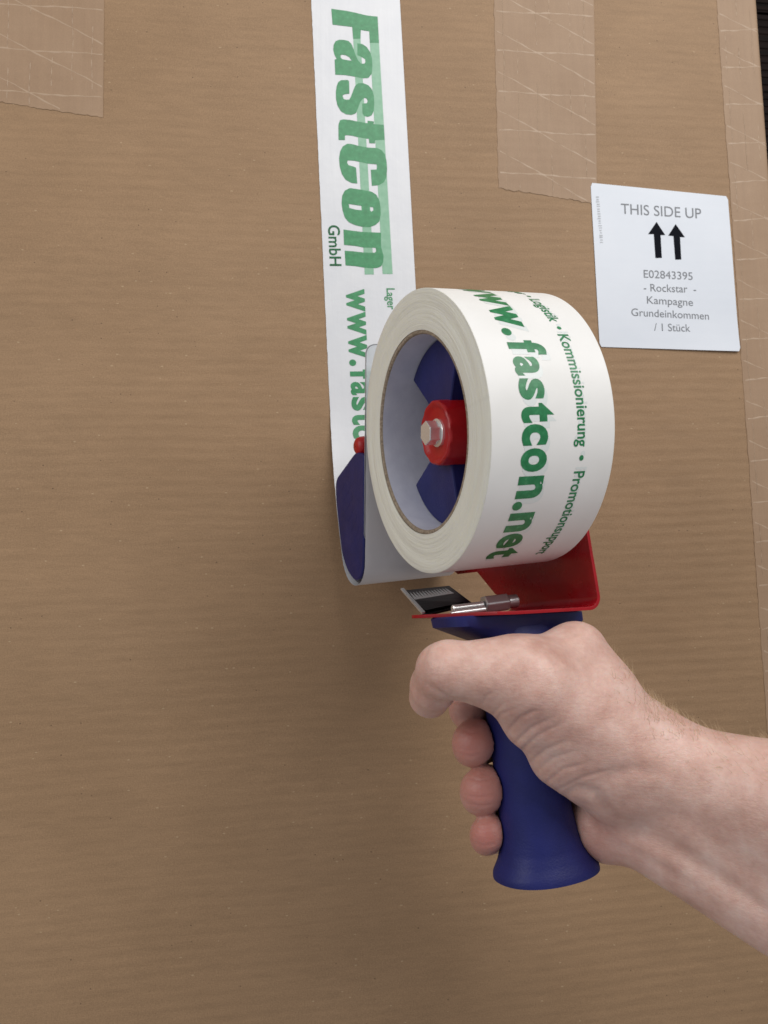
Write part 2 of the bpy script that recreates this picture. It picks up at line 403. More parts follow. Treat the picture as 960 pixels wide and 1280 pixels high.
# ------------------------------------------------------------------ shipping label
lq = np.array([(191.1, 226.0), (276.7, 221.5), (277.6, 127.1), (191.1, 128.7)])
lab = empty('shipping_label', bsurf(191.1, 128.7), 'white paper label reading THIS SIDE UP with two arrows', 'label')
def lift(x, y):                  # lower edge curls up a little
    return .25+1.0*np.clip((150-y)/24, 0, 1)**2*np.clip((x-205)/70, 0, 1)**1.5+.35*np.clip((214-y)/90, 0, 1)*np.sin((x-191)/86*np.pi)*.5
na = 44
uu, vv = np.meshgrid(np.linspace(0, 1, na), np.linspace(0, 1, na), indexing='ij')
def sq(u, v, r=.012):            # rounded corners
    du = np.minimum(u, 1-u); dv = np.minimum(v, 1-v)
    ins = np.where(dv < r, r-np.sqrt(np.maximum(r*r-(r-dv)**2, 0)), 0); return ins+u*(1-2*ins), v
us, vs = sq(uu, vv)
P = (1-us)[..., None]*(1-vs)[..., None]*lq[0]+us[..., None]*(1-vs)[..., None]*lq[1]+us[..., None]*vs[..., None]*lq[2]+(1-us)[..., None]*vs[..., None]*lq[3]
S = bsurf(P[..., 0], P[..., 1], lift(P[..., 0], P[..., 1])+.25, .25)
L0 = bsurf(P[..., 0], P[..., 1], np.maximum(lift(P[..., 0], P[..., 1])+.02, 0), .25)
fc = grid(na, na); n = na*na
for e in ([i*na for i in range(na)], [i*na+na-1 for i in range(na)], list(range(na)), [(na-1)*na+i for i in range(na)]):
    fc += [(a, b_, b_+n, a+n) for a, b_ in zip(e[:-1], e[1:])]
fc += [tuple(i+n for i in f) for f in grid(na, na)]
obj('paper', np.concatenate([S.reshape(-1, 3), L0.reshape(-1, 3)]), fc, m_label, lab, smooth=40)
def label_text(txt, pa, pb, cap_px, m, bold=0):
    a, b = hB(*pa), hB(*pb); d = b-a; L_ = np.linalg.norm(d); d /= L_; nn = np.array((-d[1], d[0]))
    pr = Print(); pr.text(txt, 0, L_, 0, cap_px/2.24, bold)
    def fn(x, y):
        Q = a+x[:, None]*d+y[:, None]*nn; return bsurf(Q[:, 0], Q[:, 1], lift(Q[:, 0], Q[:, 1])+.36, .25)
    pr.build('printed_text', fn, m, lab, 1.5)
label_text('THIS SIDE UP', (776, 267.6), (876, 274.0), 13.8, m_grey)
label_text('E02843395', (804, 347.6), (865, 350.6), 10.2, m_grey)
label_text('- Rockstar  -', (804, 364.6), (869.5, 366.6), 10, m_grey)
label_text('Kampagne', (808, 380), (865.5, 383), 9.8, m_grey)
label_text('Grundeinkommen', (788.5, 395.2), (885.5, 400), 9.8, m_grey)
label_text('/ 1 Stück', (817, 413.8), (862, 415.2), 9.8, m_grey)
pr = Print(); ar = [(400,232),(443,298),(420,298),(426,412),(394,413),(386,293),(358,293)]
ar2 = [(495,243),(541,309),(517,308),(523,420),(493,421),(484,303),(458,301)]
for A in (ar, ar2):
    Q = np.array([hB(720+x/4, 220+y/4) for x, y in A]); V, Fc = outline2d([Q]); pr.add(V, Fc)
pr.build('printed_arrow', lambda x, y: bsurf(x, y, lift(x, y)+.36, .25), m_black, lab, 1.2, True)
pr = Print()
for i in range(20):              # illegible small print up the left edge
    x, y = 746.3+i*.27+rng.normal()*.15, 246+i*3.0; w = 1.2+1.1*rng.random(); hh = .8+1.3*rng.random()
    Q = np.array([hB(x-w, y), hB(x+w, y), hB(x+w, y+hh), hB(x-w, y+hh)]); pr.add(Q, [(0,1,2,3)])
pr.build('tiny_print', lambda x, y: bsurf(x, y, lift(x, y)+.36, .25), m_faint, lab)

# ------------------------------------------------------------------ printed tape: strip on the box, round the roller, up to the roll
P0 = hB(389, 0); dT = nrm(hB(416, 590)-P0); wT = np.array((-dT[1], dT[0])); wT = wT if wT[0] > 0 else -wT
WT = 50.6
RN, RU, RR = -89., -38., 16.2
V1 = 225.
def strip_path(w):               # polyline of world points for one position across the tape
    pts = []
    for v in list(np.arange(-75, V1, 2.5))+[V1]:
        q = P0+w*wT+v*dT; pts.append(bsurf(q[0], q[1], .30, .35))
    A = pts[-1]; s = 25-w; E_ = pl(s, RN-RR, RU); Ud = (pl(0,0,1)-pl(0,0,0))
    d3 = np.array((dT[0], dT[1], 0)); L_ = np.linalg.norm(E_-A)
    B1 = A+d3*L_*.45; B2 = E_+Ud*L_*.34
    for t in np.linspace(0, 1, 41)[1:]: pts.append((1-t)**3*A+3*(1-t)**2*t*B1+3*(1-t)*t*t*B2+t**3*E_)
    for a in np.linspace(180, 341, 40)[1:]:
        pts.append(pl(s, RN+RR*math.cos(math.radians(a)), RU+RR*math.sin(math.radians(a))))
    e = pts[-1]; T_ = pl(s, -52.05, 17.9)
    for t in np.linspace(0, 1, 14)[1:]: pts.append(e+(T_-e)*t)
    return np.array(pts)
ws = np.linspace(0, WT, 24)
SP = np.stack([strip_path(w) for w in ws])          # (w, along, 3)
ref = SP[len(ws)//2]; al = np.concatenate([[0], np.cumsum(np.linalg.norm(np.diff(ref, axis=0), axis=1))])-75
def tape_at(v, w, off=0.):
    i = np.clip(np.searchsorted(al, v)-1, 0, len(al)-2); f = (v-al[i])/(al[i+1]-al[i])
    j = np.clip((w/WT*(len(ws)-1)).astype(int), 0, len(ws)-2); g = w/WT*(len(ws)-1)-j
    a, b, c_, d_ = SP[j, i], SP[j, i+1], SP[j+1, i], SP[j+1, i+1]
    p = (a*(1-f)[:, None]+b*f[:, None])*(1-g)[:, None]+(c_*(1-f)[:, None]+d_*f[:, None])*g[:, None]
    nn = np.cross(c_-a, b-a); nn /= np.linalg.norm(nn, axis=1)[:, None]
    return p, nn
_, n_ = tape_at(np.array([50.]), np.array([20.])); SG = 1 if n_[0, 2] > 0 else -1
strip = empty('printed_packing_tape', bsurf(P0[0], P0[1]), 'white packing tape strip with green lettering running down the box to the dispenser', 'packing tape')
Vs = SP.copy(); Vs[0, :, 0] += .05*rng.standard_normal(SP.shape[1]); 
o = obj('tape_film', Vs, grid(len(ws), SP.shape[1]), m_tape, strip, smooth=180)
def on_strip(off):
    def fn(v, y):                # v along, y across (0 left .. 50 right)
        p, nn = tape_at(v, y); return p+nn*SG*off
    return fn
def st(x, y):
    q = hB(x, y)-P0; return (q @ dT, q @ wT)
def cr(ox, oy, pts, k=9.6): return [st(ox+x/k, oy+y/k) for x, y in pts]
LG = dict(
 F=[(400,0,[(135,112),(310,135),(430,160),(560,192),(690,205),(707,520),(597,520),(590,382),(488,365),(485,470),(397,470),(385,328),(300,318),(150,300)])],
 a=[(400,0,[(175,720),(183,900),(300,905),(420,925),(510,945),(580,940),(620,890),(628,800),(622,700),(600,630),(560,570),(510,535),(447,525),(448,668),(500,690),(540,715),(545,750),(530,770),(490,768),(455,730),(425,665),(400,590),(375,530),(340,497),(290,485),(230,482),(185,500),(162,545),(158,600),(172,660),(200,712)]),
    (400,0,[(245,670),(260,660),(310,668),(350,690),(380,735),(330,728),(265,715),(248,695)])],
 s=[(400,90,[(215,130),(250,103),(330,100),(348,115),(352,265),(310,268),(275,278),(272,300),(285,330),(320,338),(352,335),(375,290),(400,220),(425,165),(460,140),(520,140),(580,165),(620,210),(645,290),(650,380),(645,470),(620,525),(570,545),(525,530),(508,500),(505,385),(560,380),(572,355),(560,325),(535,315),(505,335),(480,370),(455,440),(430,500),(380,520),(310,512),(250,475),(210,410),(192,330),(190,240),(198,180)])],
 t=[(400,90,[(240,582),(280,573),(360,580),(460,602),(570,620),(570,590),(645,598),(645,632),(765,640),(775,820),(660,825),(658,862),(590,860),(585,808),(455,788),(380,768),(310,762),(298,770),(298,822),(222,820),(220,640)])],
 C=[(410,170,[(230,98),(290,102),(370,125),(480,145),(590,150),(640,175),(680,225),(700,300),(708,400),(700,500),(670,560),(610,595),(525,602),(512,410),(580,408),(590,370),(580,345),(480,338),(380,315),(300,300),(235,298),(228,325),(245,355),(300,370),(335,385),(350,575),(280,568),(210,530),(165,460),(140,370),(132,270),(145,190),(175,130)])],
 o=[(410,170,[(260,630),(340,640),(430,655),(520,672),(580,710),(615,780),(628,860),(632,940),(615,1030),(570,1070),(500,1098),(420,1095),(330,1075),(250,1040),(200,980),(175,900),(162,810),(170,720),(200,660)]),
    (410,170,[(248,820),(400,842),(405,895),(330,888),(255,868)]), (410,170,[(500,855),(540,860),(545,895),(520,912),(498,895)])],
 n=[(410,260,[(185,262),(400,290),(635,300),(635,470),(650,520),(665,580),(662,650),(640,700),(590,722),(500,725),(420,715),(330,700),(210,690),(200,515),(300,522),(430,537),(560,540),(578,520),(570,480),(430,478),(330,458),(192,445)])])
logo = Print(); bars = Print(); small = Print()
for k, lps in LG.items():
    V, Fc = outline2d([smoothloop(cr(ox, oy, pts)) for ox, oy, pts in lps]); logo.add(V, Fc)
for q in ([(441.4,49),(450.5,49),(467.3,343.3),(455.8,343.3)], [(462.2,54),(473.6,54),(490.7,342.8),(478.2,342.8)]):
    V, Fc = outline2d([[st(*p) for p in q]]); bars.add(V, Fc)
# letters stand with their feet to the left: (along, across)
LET = [('w',166.6,179.3),('w',179.4,192.3),('w',192.4,205.3),('.',206.0,209.6),('f',211.6,217.6),('a',218.4,225.7),('s',226.7,234.2),('t',235.3,242.0),('c',242.4,249.6),('o',250.5,258.7),('n',260.2,268.6),('.',269.7,273.3),('n',274.5,283.4),('e',284.4,292.8),('t',293.4,301.0)]
WRD = [('Lager',166.2,178.2),('•',180.6,182.2),('Logistik',185.0,202.0),('•',204.4,206.0),('Kommissionierung',208.4,250.6),('•',253.6,255.6),('Promotionsupport',259.4,301.2)]
def web(P_, b=.028, dy=0., caph=13.0):
    for ch, a0, a1 in LET: P_.text(ch, a0, a1, 12.5+dy, caph, b+(.004 if ch in 'eas' else .012))
def sub(P_, b=.016, dy=0.):
    for ch, a0, a1 in WRD: P_.text(ch, a0, a1, 34.2+dy, 4.4, b)
small.text('GmbH', 130.8, 153.8, 3.6, 6.2, .014)
LET = [('w',166.6,179.3),('w',179.4,192.3),('w',192.4,205.3),('.',206.0,209.6),('f',211.6,217.6),('a',218.4,225.7),('s',226.7,234.2),('t',235.3,242.0),('c',242.4,249.6),('o',250.5,258.7),('n',260.2,268.6),('.',269.7,273.3),('n',274.5,283.4),('e',284.4,292.8),('t',293.4,301.0)]
WRD = [('Lager',166.2,178.2),('•',180.6,182.2),('Logistik',185.0,202.0),('•',204.4,206.0),('Kommissionierung',208.4,250.6),('•',253.6,255.6),('Promotionsupport',259.4,301.2)]
def web(P_, b=.028, dy=0., caph=13.0):
    for ch, a0, a1 in LET: P_.text(ch, a0, a1, 12.5+dy, caph, b+(.004 if ch in 'eas' else .012))
def sub(P_, b=.016, dy=0.):
    for ch, a0, a1 in WRD: P_.text(ch, a0, a1, 34.2+dy, 4.4, b)
small.text('GmbH', 130.8, 153.8, 3.6, 6.2, .014)
URL = ('www.fastcon.net', 166.6, 301.2); SUB = ('Lager • Logistik • Kommissionierung • Promotionsupport', 166.2, 301.0)
web(small); sub(small)
bars.build('logo_bars', on_strip(.09), m_pale, strip, 3)
logo.build('logo_lettering', on_strip(.13), m_green, strip, 3)
small.build('web_address_lettering', on_strip(.13), m_green, strip, 3)

# ------------------------------------------------------------------ roll of tape
roll = empty('tape_roll', pl(0, 0, -55), 'full roll of white printed tape mounted on the dispenser hub', 'tape roll')
RO, RI = 55., 38.
th = np.linspace(0, 2*np.pi, 181)
# outer film
ss = np.linspace(-25.0, 25.0, 9)
TH, SS = np.meshgrid(th[:-1], ss, indexing='ij')
V = pl(SS.T, (RO*np.cos(TH)).T, (RO*np.sin(TH)).T)
obj('outer_layer', V, grid(len(ss), 180, wrap=True), m_rolltape, roll, smooth=180)
# wound side faces with slightly stepped layers
def side(sgn):
    rs = np.concatenate([[RI+1.6], np.linspace(RI+2.0, RO-.5, 44), [RO-.05, RO]]); nt = 240
    tt = np.linspace(0, 2*np.pi, nt, endpoint=False); V = []; UV = []
    step = np.concatenate([[0], np.cumsum(rng.standard_normal(len(rs)-1)*.05)]); step -= np.linspace(0, step[-1], len(rs))
    for r, h in zip(rs, step):
        hh = h+.12*np.sin(tt*2+r*.3)+.06*np.sin(tt*5-r)
        if r > RO-.6: hh = hh*.2-(.25 if r > RO-.02 else .0)
        V.append(pl(sgn*(25.15+hh), r*np.cos(tt), r*np.sin(tt))); UV.append(np.stack([np.full(nt, (r-RI)/17), tt/(2*np.pi)*4], 1))
    return obj('wound_edge', np.concatenate(V), grid(len(rs), nt, wrap=True), m_side, roll, smooth=180, uv=np.concatenate(UV))
side(1); side(-1)
V, Fc = lathe([(24.2, RI), (24.9, RI+.25), (25.1, RI+.6), (25.05, RI+1.55), (24.3, RI+1.7), (-24.3, RI+1.7), (-25.05, RI+1.55), (-25.1, RI+.4), (-24.2, RI)], seg=180)
obj('cardboard_core', V, Fc, m_core, roll, smooth=50)
V, Fc = lathe([(24.25, RI-.02), (-24.25, RI-.02)], seg=180)
obj('core_lining', V, Fc, m_corein, roll, smooth=180)
def on_roll(off, dv=0, dw=0):
    def fn(v, y):
        t_ = np.radians(25-(v+dv-208)/.96); r = RO+off
        return pl(25-y-dw, r*np.cos(t_), r*np.sin(t_))
    return fn
g = Print(); web(g, .030); g.build('ghost_print', on_roll(.04, 2.2, .9), m_ghost, roll, 1.4)
g = Print(); sub(g, .02); g.build('ghost_print', on_roll(.04, -1.5, .5), m_ghost, roll, 1.4)
g = Print(); web(g, .030); sub(g, .018)
for k, lps in LG.items():
    V, Fc = outline2d([smoothloop(cr(ox, oy, pts)) for ox, oy, pts in lps]); g.add(V, Fc)
g.text('GmbH', 130.8, 153.8, 3.6, 6.2, .014)
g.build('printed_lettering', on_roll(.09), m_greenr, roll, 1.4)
g = Print()
for q in ([(441.4,49),(450.5,49),(467.3,343.3),(455.8,343.3)], [(462.2,54),(473.6,54),(490.7,342.8),(478.2,342.8)]):
    V, Fc = outline2d([[st(*p) for p in q]]); g.add(V, Fc)
g.build('logo_bars', on_roll(.065), m_pale, roll, 1.4)

# ------------------------------------------------------------------ dispenser
disp = empty('tape_dispenser', pl(-4, 0, -176), 'hand held tape dispenser with red metal frame and blue plastic grip', 'tape dispenser')
# red frame: base sheet, bend, side plate as one bent sheet
def ub(s): return np.interp(s, [-33, 5, 30], [-75.6, -73.1, -70.7])
rows = []
for s in np.linspace(30, -28.5, 24):
    if s > 8: a = np.interp(s, [8, 30], [-45, -17.]); 
    else: a = -45.
    b = np.interp(s, [12, 30], [20, -15.])
    rows.append((s, ub(s), a, b))
for a_ in np.linspace(0, 90, 9)[1:]:
    r_ = math.radians(a_); rows.append((-28.5-4.5*math.sin(r_), -75.3+4.5*(1-math.cos(r_)), -43-a_*.0, 20.3))
for u, a, b in [(-66,-57,20.2),(-60,-64.5,20),(-54.4,-71.5,19.7),(-54,-92,19.7),(-50,-100,19.6),(-44,-103,19.4),(-30,-104,19),(-10,-103,18),(0,-98,16),(6,-70,15),(11,-36,12),(15,-14,9),(18,-8,6),(19.5,-4,3)]:
    rows.append((-33, u, a, b))
V = []
nn_ = 20
for s, u, a, b in rows:
    n_ = np.linspace(a, b, nn_); V.append(pl(np.full(nn_, s), n_, np.full(nn_, u)))
fr = obj('frame', np.concatenate(V), grid(len(rows), nn_), m_redm, disp, smooth=35)
md = fr.modifiers.new('thick', 'SOLIDIFY'); md.thickness = .0013; md.offset = 0
bevel(fr, .5, 3, 50)
# hub
hp = [(-32, 13.6), (-5, 13.3), (10, 13.1), (16.8, 13.0), (17.8, 12.7), (18.2, 12.1), (18.0, 11.0), (17.2, 10.3), (16.6, 9.2), (16.4, 0.2)]
seg = 96; tt = np.linspace(0, 2*np.pi, seg, endpoint=False); V = []
for s, r in hp:
    rr = r*(1+(.007*np.cos(tt*12) if r > 9.5 else 0)); V.append(pl(s+.12*np.cos(tt*12+1)*(1 if 17 < s else 0), rr*np.cos(tt), rr*np.sin(tt)))
hub = obj('hub', np.concatenate(V), grid(len(hp), seg, wrap=True)+[tuple(range((len(hp)-1)*seg, len(hp)*seg))], m_redp, disp, smooth=40)
# washer, hex bolt
V, Fc = lathe([(16.5, 5.6), (17.5, 5.6), (17.7, 5.3), (17.7, .1)], seg=48); wsh = obj('washer', V, Fc, m_steel, hub, smooth=40)
hexp = [(4.9*math.cos(math.radians(60*k+12)), 4.9*math.sin(math.radians(60*k+12))) for k in range(6)]
V, Fc = extrude(hexp, lambda p, q, h: pl(h, p, q), 17.75, 22.4); bevel(obj('hex_bolt', V, Fc, m_steel, hub), .3, 2)
V, Fc = lathe([(22.02, 2.6), (22.12, 2.5), (22.12, .1)], seg=36); obj('bolt_end', V, Fc, m_steel, hub, smooth=40)
# blue vanes that fill the core
def vane(a0, a1):
    A_ = np.radians(np.linspace(a0, a1, 16)); poly = [(37.6*math.cos(a), 37.6*math.sin(a)) for a in A_]
    for a in (A_[-1], A_[0]): poly.append((12.4*math.cos(a), 12.4*math.sin(a)))
    V, Fc = extrude(poly, lambda p, q, h: pl(h, p, q), 13, -24); return bevel(obj('core_vane', V, Fc, m_blue, disp), .7, 2, 40)
vane(60, 130); vane(-156.5, -88)
V, Fc = lathe([(-24.2, 13.7), (-24.2, 37.2), (-27, 37.2), (-27, 13.7)], seg=96); obj('hub_disc', V, Fc, m_blue, disp, smooth=40)
# nose: cheeks, roller, knob
chk = rounded([(-59.5, 4.2), (-69, 8), (-101.5, .5), (-104.2, -9), (-104.2, -37), (-99.5, -46), (-90, -52.5), (-80, -50.5), (-75.6, -43.5), (-60.2, 1.5)], 4.5)
for s0, s1 in ((25.3, 22.6), (-25.6, -31.8)):
    V, Fc = extrude(chk, lambda p, q, h: pl(h, p, q), s0, s1); ck = bevel(obj('nose_cheek', V, Fc, m_blue, disp, smooth=30), .9, 3, 40)
    if s0 > 0:
        for k in range(6):       # moulded relief strokes on the cheek
            u0 = -6-5.2*k; n0_ = -98+2.3*k
            stp = [(n0_, u0), (n0_+15-k, u0+5), (n0_+15-k, u0+3.9), (n0_+1.4, u0-1.3)]
            V, Fc = extrude(stp, lambda p, q, h: pl(h, p, q), 25.2, 25.34); obj('moulded_stroke', V, Fc, m_blue, ck)
V, Fc = lathe([(22.5, 2), (22.5, 15.4), (-25.4, 15.4), (-25.4, 2)], n0=RN, u0=RU, seg=64); obj('roller', V, Fc, m_rubber, disp, smooth=40)
V, Fc = lathe([(25.3, .3), (25.3, 2.6), (24.4, 4.0), (22.5, 4.7), (19, 4.9), (2, 4.9), (1, .3)], n0=-68.5, u0=10.2, seg=32); obj('red_knob', V, Fc, m_redp, disp, smooth=60)
V, Fc = lathe([(19, .3), (19, 2.2), (-31, 2.2)], n0=-62, u0=6, seg=20); obj('cross_rod', V, Fc, m_redp, disp, smooth=60)
# frosted guard flap behind the tape
fd = np.array((.325, .946)); fd /= np.linalg.norm(fd); fnn = np.array((-fd[1], fd[0])); f0 = np.array((-73.7, -43.3))+fnn*.75; FL = 99.6
fo = rounded([(25.2, 8), (25.2, FL), (-25, FL), (-25, 8)], 5, 8)
def flap(p, q, h): Q = f0[None]+np.asarray(q)[:, None]*fd+fnn*h; return pl(p, Q[:, 0], Q[:, 1])
V, Fc = extrude(fo, flap, 0, .45); obj('guard_flap', V, Fc, m_flap, disp)
ring = [tuple(np.array(p)) for p in fo]; inn = [(p[0]-.4*np.sign(p[0]), p[1]-.4*(1 if p[1] > FL/2 else -1)) for p in ring]; n = len(ring)
V = np.concatenate([flap(np.array(ring)[:, 0], np.array(ring)[:, 1], -.05), flap(np.array(inn)[:, 0], np.array(inn)[:, 1], -.05)])
obj('flap_rim', V, [(i, (i+1) % n, n+(i+1) % n, n+i) for i in range(n)], m_flapedge, disp)
# blade holder and serrated blade
A = np.array([(7.3,-75,-59.2), (-18,-75,-59.5), (-12,-42,-69), (12.9,-42,-71.2)], float)
def quadpt(a, b, h=0.):          # a 0..1 along, b 0..1 down
    a = np.asarray(a, float); b = np.asarray(b, float)
    q = (1-a)[:, None]*(1-b)[:, None]*A[0]+a[:, None]*(1-b)[:, None]*A[1]+a[:, None]*b[:, None]*A[2]+(1-a)[:, None]*b[:, None]*A[3]
    k = nrm(np.cross(A[1]-A[0], A[3]-A[0])); k = k if k[2] > 0 else -k
    q = q+k*h; return pl(q[:, 0], q[:, 1], q[:, 2])
V, Fc = extrude([(0,0),(1,0),(1,1),(0,1)], lambda a, b, h: quadpt(a, b, h), 0, -1.0); bevel(obj('blade_holder', V, Fc, m_dsteel, disp), .25, 2)
tp = [(.04, .49)]; nt_ = 13
for i in range(nt_):
    x = .05+.80*i/nt_; tp += [(x, .45), (x+.40/nt_, .18), (x+.80/nt_, .45)]
tp += [(.86, .49)]
V, Fc = extrude(tp, lambda a, b, h: quadpt(a, b, h), .35, .9); obj('serrated_blade', V, Fc, m_steel, disp)
V, Fc = extrude([(-.03,-.02),(.035,-.02),(.035,.97),(-.03,.97)], lambda a, b, h: quadpt(a, b, h), .1, .9); obj('blade_edge', V, Fc, m_steel, disp)
V, Fc = extrude([(.02,.50),(.86,.50),(.84,.92),(.06,.92)], lambda a, b, h: quadpt(a, b, h), .3, .8); obj('blade_clamp', V, Fc, m_dsteel, disp)
# tension screw and nut on the base sheet
V, Fc = lathe([(12.7, .2), (12.7, 1.0), (12.2, 1.5), (-1.6, 1.5)], n0=-15, u0=-69.5, seg=24); obj('screw_rod', V, Fc, m_steel, disp, smooth=40)
V, Fc = lathe([(15.7, .2), (15.7, .8), (12.2, 1.2), (0, 1.2), (0, .2)], n0=-11, u0=-71.2, seg=24); obj('screw_rod', V, Fc, m_steel, disp, smooth=40)
h6 = [(3.9*math.cos(math.radians(60*k+4))-15, 3.9*math.sin(math.radians(60*k+4))-69.6) for k in range(6)]
V, Fc = extrude(h6, lambda p, q, h: pl(h, p, q), -2.0, -13.0); bevel(obj('hex_nut', V, Fc, m_steel2, disp), .6, 3)
V, Fc = lathe([(-13, .3), (-13, 2.8), (-17.5, 2.8), (-17.5, .3)], n0=-15, u0=-69.6, seg=24); obj('screw_head', V, Fc, m_steel2, disp, smooth=40)
# blue collar and grip
def loft(levels, seg=72, e=2.6, slope=0.):
    tt = np.linspace(0, 2*np.pi, seg, endpoint=False); V = []
    ce, se = np.cos(tt), np.sin(tt)
    for u, sc, hs, nc, hn, ex in levels:
        X_ = sc+hs*np.sign(ce)*np.abs(ce)**(2/ex); Y_ = nc+hn*np.sign(se)*np.abs(se)**(2/ex)
        V.append(pl(X_, Y_, u+slope*(X_-sc)))
    return np.concatenate(V), grid(len(levels), seg, wrap=True)+[tuple(range(seg)), tuple(range((len(levels)-1)*seg, len(levels)*seg))]
SL = .072
V, Fc = loft([(-74.0, -4.6, 29.6, -2, 13, 4.5), (-74.6, -4.6, 30.4, -2, 13.6, 4.5), (-78.0, -4.8, 30.2, -2, 13.5, 4.5), (-79.6, -6, 28, -2, 13, 4), (-84.6, -9, 20, -1, 12, 3)], slope=SL)
obj('collar', V, Fc, m_blue, disp, smooth=40)
GRIP = [(-79, -7, 18, -1, 12.5), (-85, -6, 15.5, 0, 13), (-100, -4.2, 13.6, 0, 13.6), (-120, -3.8, 13.0, 0, 13.8), (-140, -4, 13.1, 0, 13.6), (-152, -4.4, 13.8, 0, 13.8), (-158, -4.8, 14.8, 0, 14.4), (-163, -5.1, 16.0, 0, 15.0), (-167, -5.4, 17.9, 0, 16.0), (-170.5, -5.6, 20.4, 0, 17.2), (-172.4, -5.6, 20.7, 0, 17.5), (-172.8, -5.6, 20.6, 0, 17.4)]
gu = np.array([g_[0] for g_ in GRIP])
lv = []
for u in np.concatenate([np.linspace(-79, -160, 28), np.linspace(-160, -172.8, 20)[1:]]):
    lv.append((u, *[float(np.interp(-u, -gu, [g_[k] for g_ in GRIP])) for k in (1, 2, 3, 4)], 2.2))
V, Fc = loft(lv, seg=96, slope=.02); obj('grip', V, Fc, m_bluegrip, disp, smooth=50)

# ------------------------------------------------------------------ hand and forearm
def Q(x, y, d): return ray(x, y)*d
def rcone(P, a, b, ra, rb):
    ab = (b-a).astype(np.float32); L2 = float(ab @ ab); pa = P-a.astype(np.float32)
    t_ = np.clip((pa @ ab)/L2, 0, 1); d = pa-t_[..., None]*ab
    return np.sqrt((d*d).sum(-1))-(ra+(rb-ra)*t_)
def smin(a, b, k):
    h = np.maximum(k-np.abs(a-b), 0)/k; return np.minimum(a, b)-h*h*k*.25
VX = .8
lo = np.array((0., -172., -372.)); hi = np.array((182., -38., -232.))
nx_, ny_, nz_ = [int((hi[i]-lo[i])/VX) for i in range(3)]
PX = np.stack(np.meshgrid(*[lo[i]+VX*np.arange(m_) for i, m_ in enumerate((nx_, ny_, nz_))], indexing='ij'), -1).astype(np.float32)
def chain(pts, k):
    d = None
    for (p, ra), (q, rb) in zip(pts[:-1], pts[1:]):
        e = rcone(PX, Q(*p), Q(*q), ra, rb); d = e if d is None else smin(d, e, k)
    return d
palm = None
for (p, ra), (q, rb), k in [
    (((822,958,298),16.5), ((1060,1035,262),25), 8),          # radial side of forearm
    (((812,1000,302),18), ((1060,1100,268),25), 10),
    (((808,1046,300),12.5), ((1050,1166,262),19), 8),         # ulnar side
    (((805,940,294),17), ((660,853,283),13.5), 12),           # thumb metacarpal
    (((785,935,304),15), ((722,822,306),10.0), 12),           # web between thumb and index
    (((770,955,293),15), ((668,898,289),12), 10),             # ball of the thumb
    (((765,975,296),14), ((700,948,292),10.5), 8),
    (((700,840,296),13.5), ((640,838,290),12), 12),
    (((735,860,298),16), ((720,812,300),9.0), 9),
    (((800,1000,310),17), ((748,930,326),15), 12),            # back of hand
    (((800,1020,304),14), ((756,1030,308),12.5), 5),          # heel
    (((756,1030,312),12), ((735,985,330),12), 8)]:
    e = rcone(PX, Q(*p), Q(*q), ra, rb); palm = e if palm is None else smin(palm, e, k)
thumb = chain([((662,853,283),13.3), ((605,842,284),11.6), ((562,838,286),10.4), ((553,839,288),9.7)], 2)
tip = chain([((555,842,289),9.8), ((543,858,296),9.0), ((537,871,303),7.9)], 1)
thumb = smin(thumb, tip, 1.2)
d_ = smin(palm, thumb, 5)
fingers = [
  chain([((735,850,322),12), ((650,862,338),9.4), ((600,880,335),8.6), ((585,888,322),7.8)], 2),
  chain([((742,905,332),12), ((650,918,341),9.8), ((600,926,331),8.8), ((592,928,310),8.4)], 2),
  chain([((748,960,332),12), ((660,978,341),9.8), ((609,985,329),8.8), ((603,988,309),8.5)], 2),
  chain([((752,1010,328),11), ((672,1032,340),8.6), ((616,1041,326),7.8), ((609,1043,308),6.9)], 2)]
pads = [[((598,922,311),7.2), ((589,935,313),6.8)], [((612,980,309),7.4), ((599,996,311),7.2)], [((614,1038,308),6.0), ((607,1049,310),5.9)]]
for i_, pd in enumerate(pads):
    fingers[i_+1] = smin(fingers[i_+1], rcone(PX, Q(*pd[0][0]), Q(*pd[1][0]), pd[0][1], pd[1][1]), 2.5)
fd_ = fingers[0]
for f_ in fingers[1:]: fd_ = smin(fd_, f_, .3)
d_ = smin(d_, fd_, 3.0)
# carve the grip out so that flesh rests on plastic
rel = PX-AC.astype(np.float32); sS = rel @ AX.astype(np.float32); sN = rel @ AN.astype(np.float32); sU = rel @ AU.astype(np.float32)
gi = [np.interp(-sU, -gu, [g_[k] for g_ in GRIP]) for k in (1, 2, 3, 4)]
qq = np.sqrt(((sS-gi[0])/gi[1])**2+((sN-gi[2])/gi[3])**2); gd = (qq-1)*np.minimum(gi[1], gi[3])
gd = np.maximum(gd, np.maximum(sU+76, -sU-178))
d_ = np.maximum(d_, -(gd-.25))
col_d = np.maximum(-(sU+87.0-SL*(sS+4.6)), np.maximum(np.abs(sS+5)-34.6, np.abs(sN+2)-17.9)) # collar block
d_ = np.maximum(d_, -col_d) if False else d_
cap = (PX[..., 0]-176); d_ = np.maximum(d_, cap)

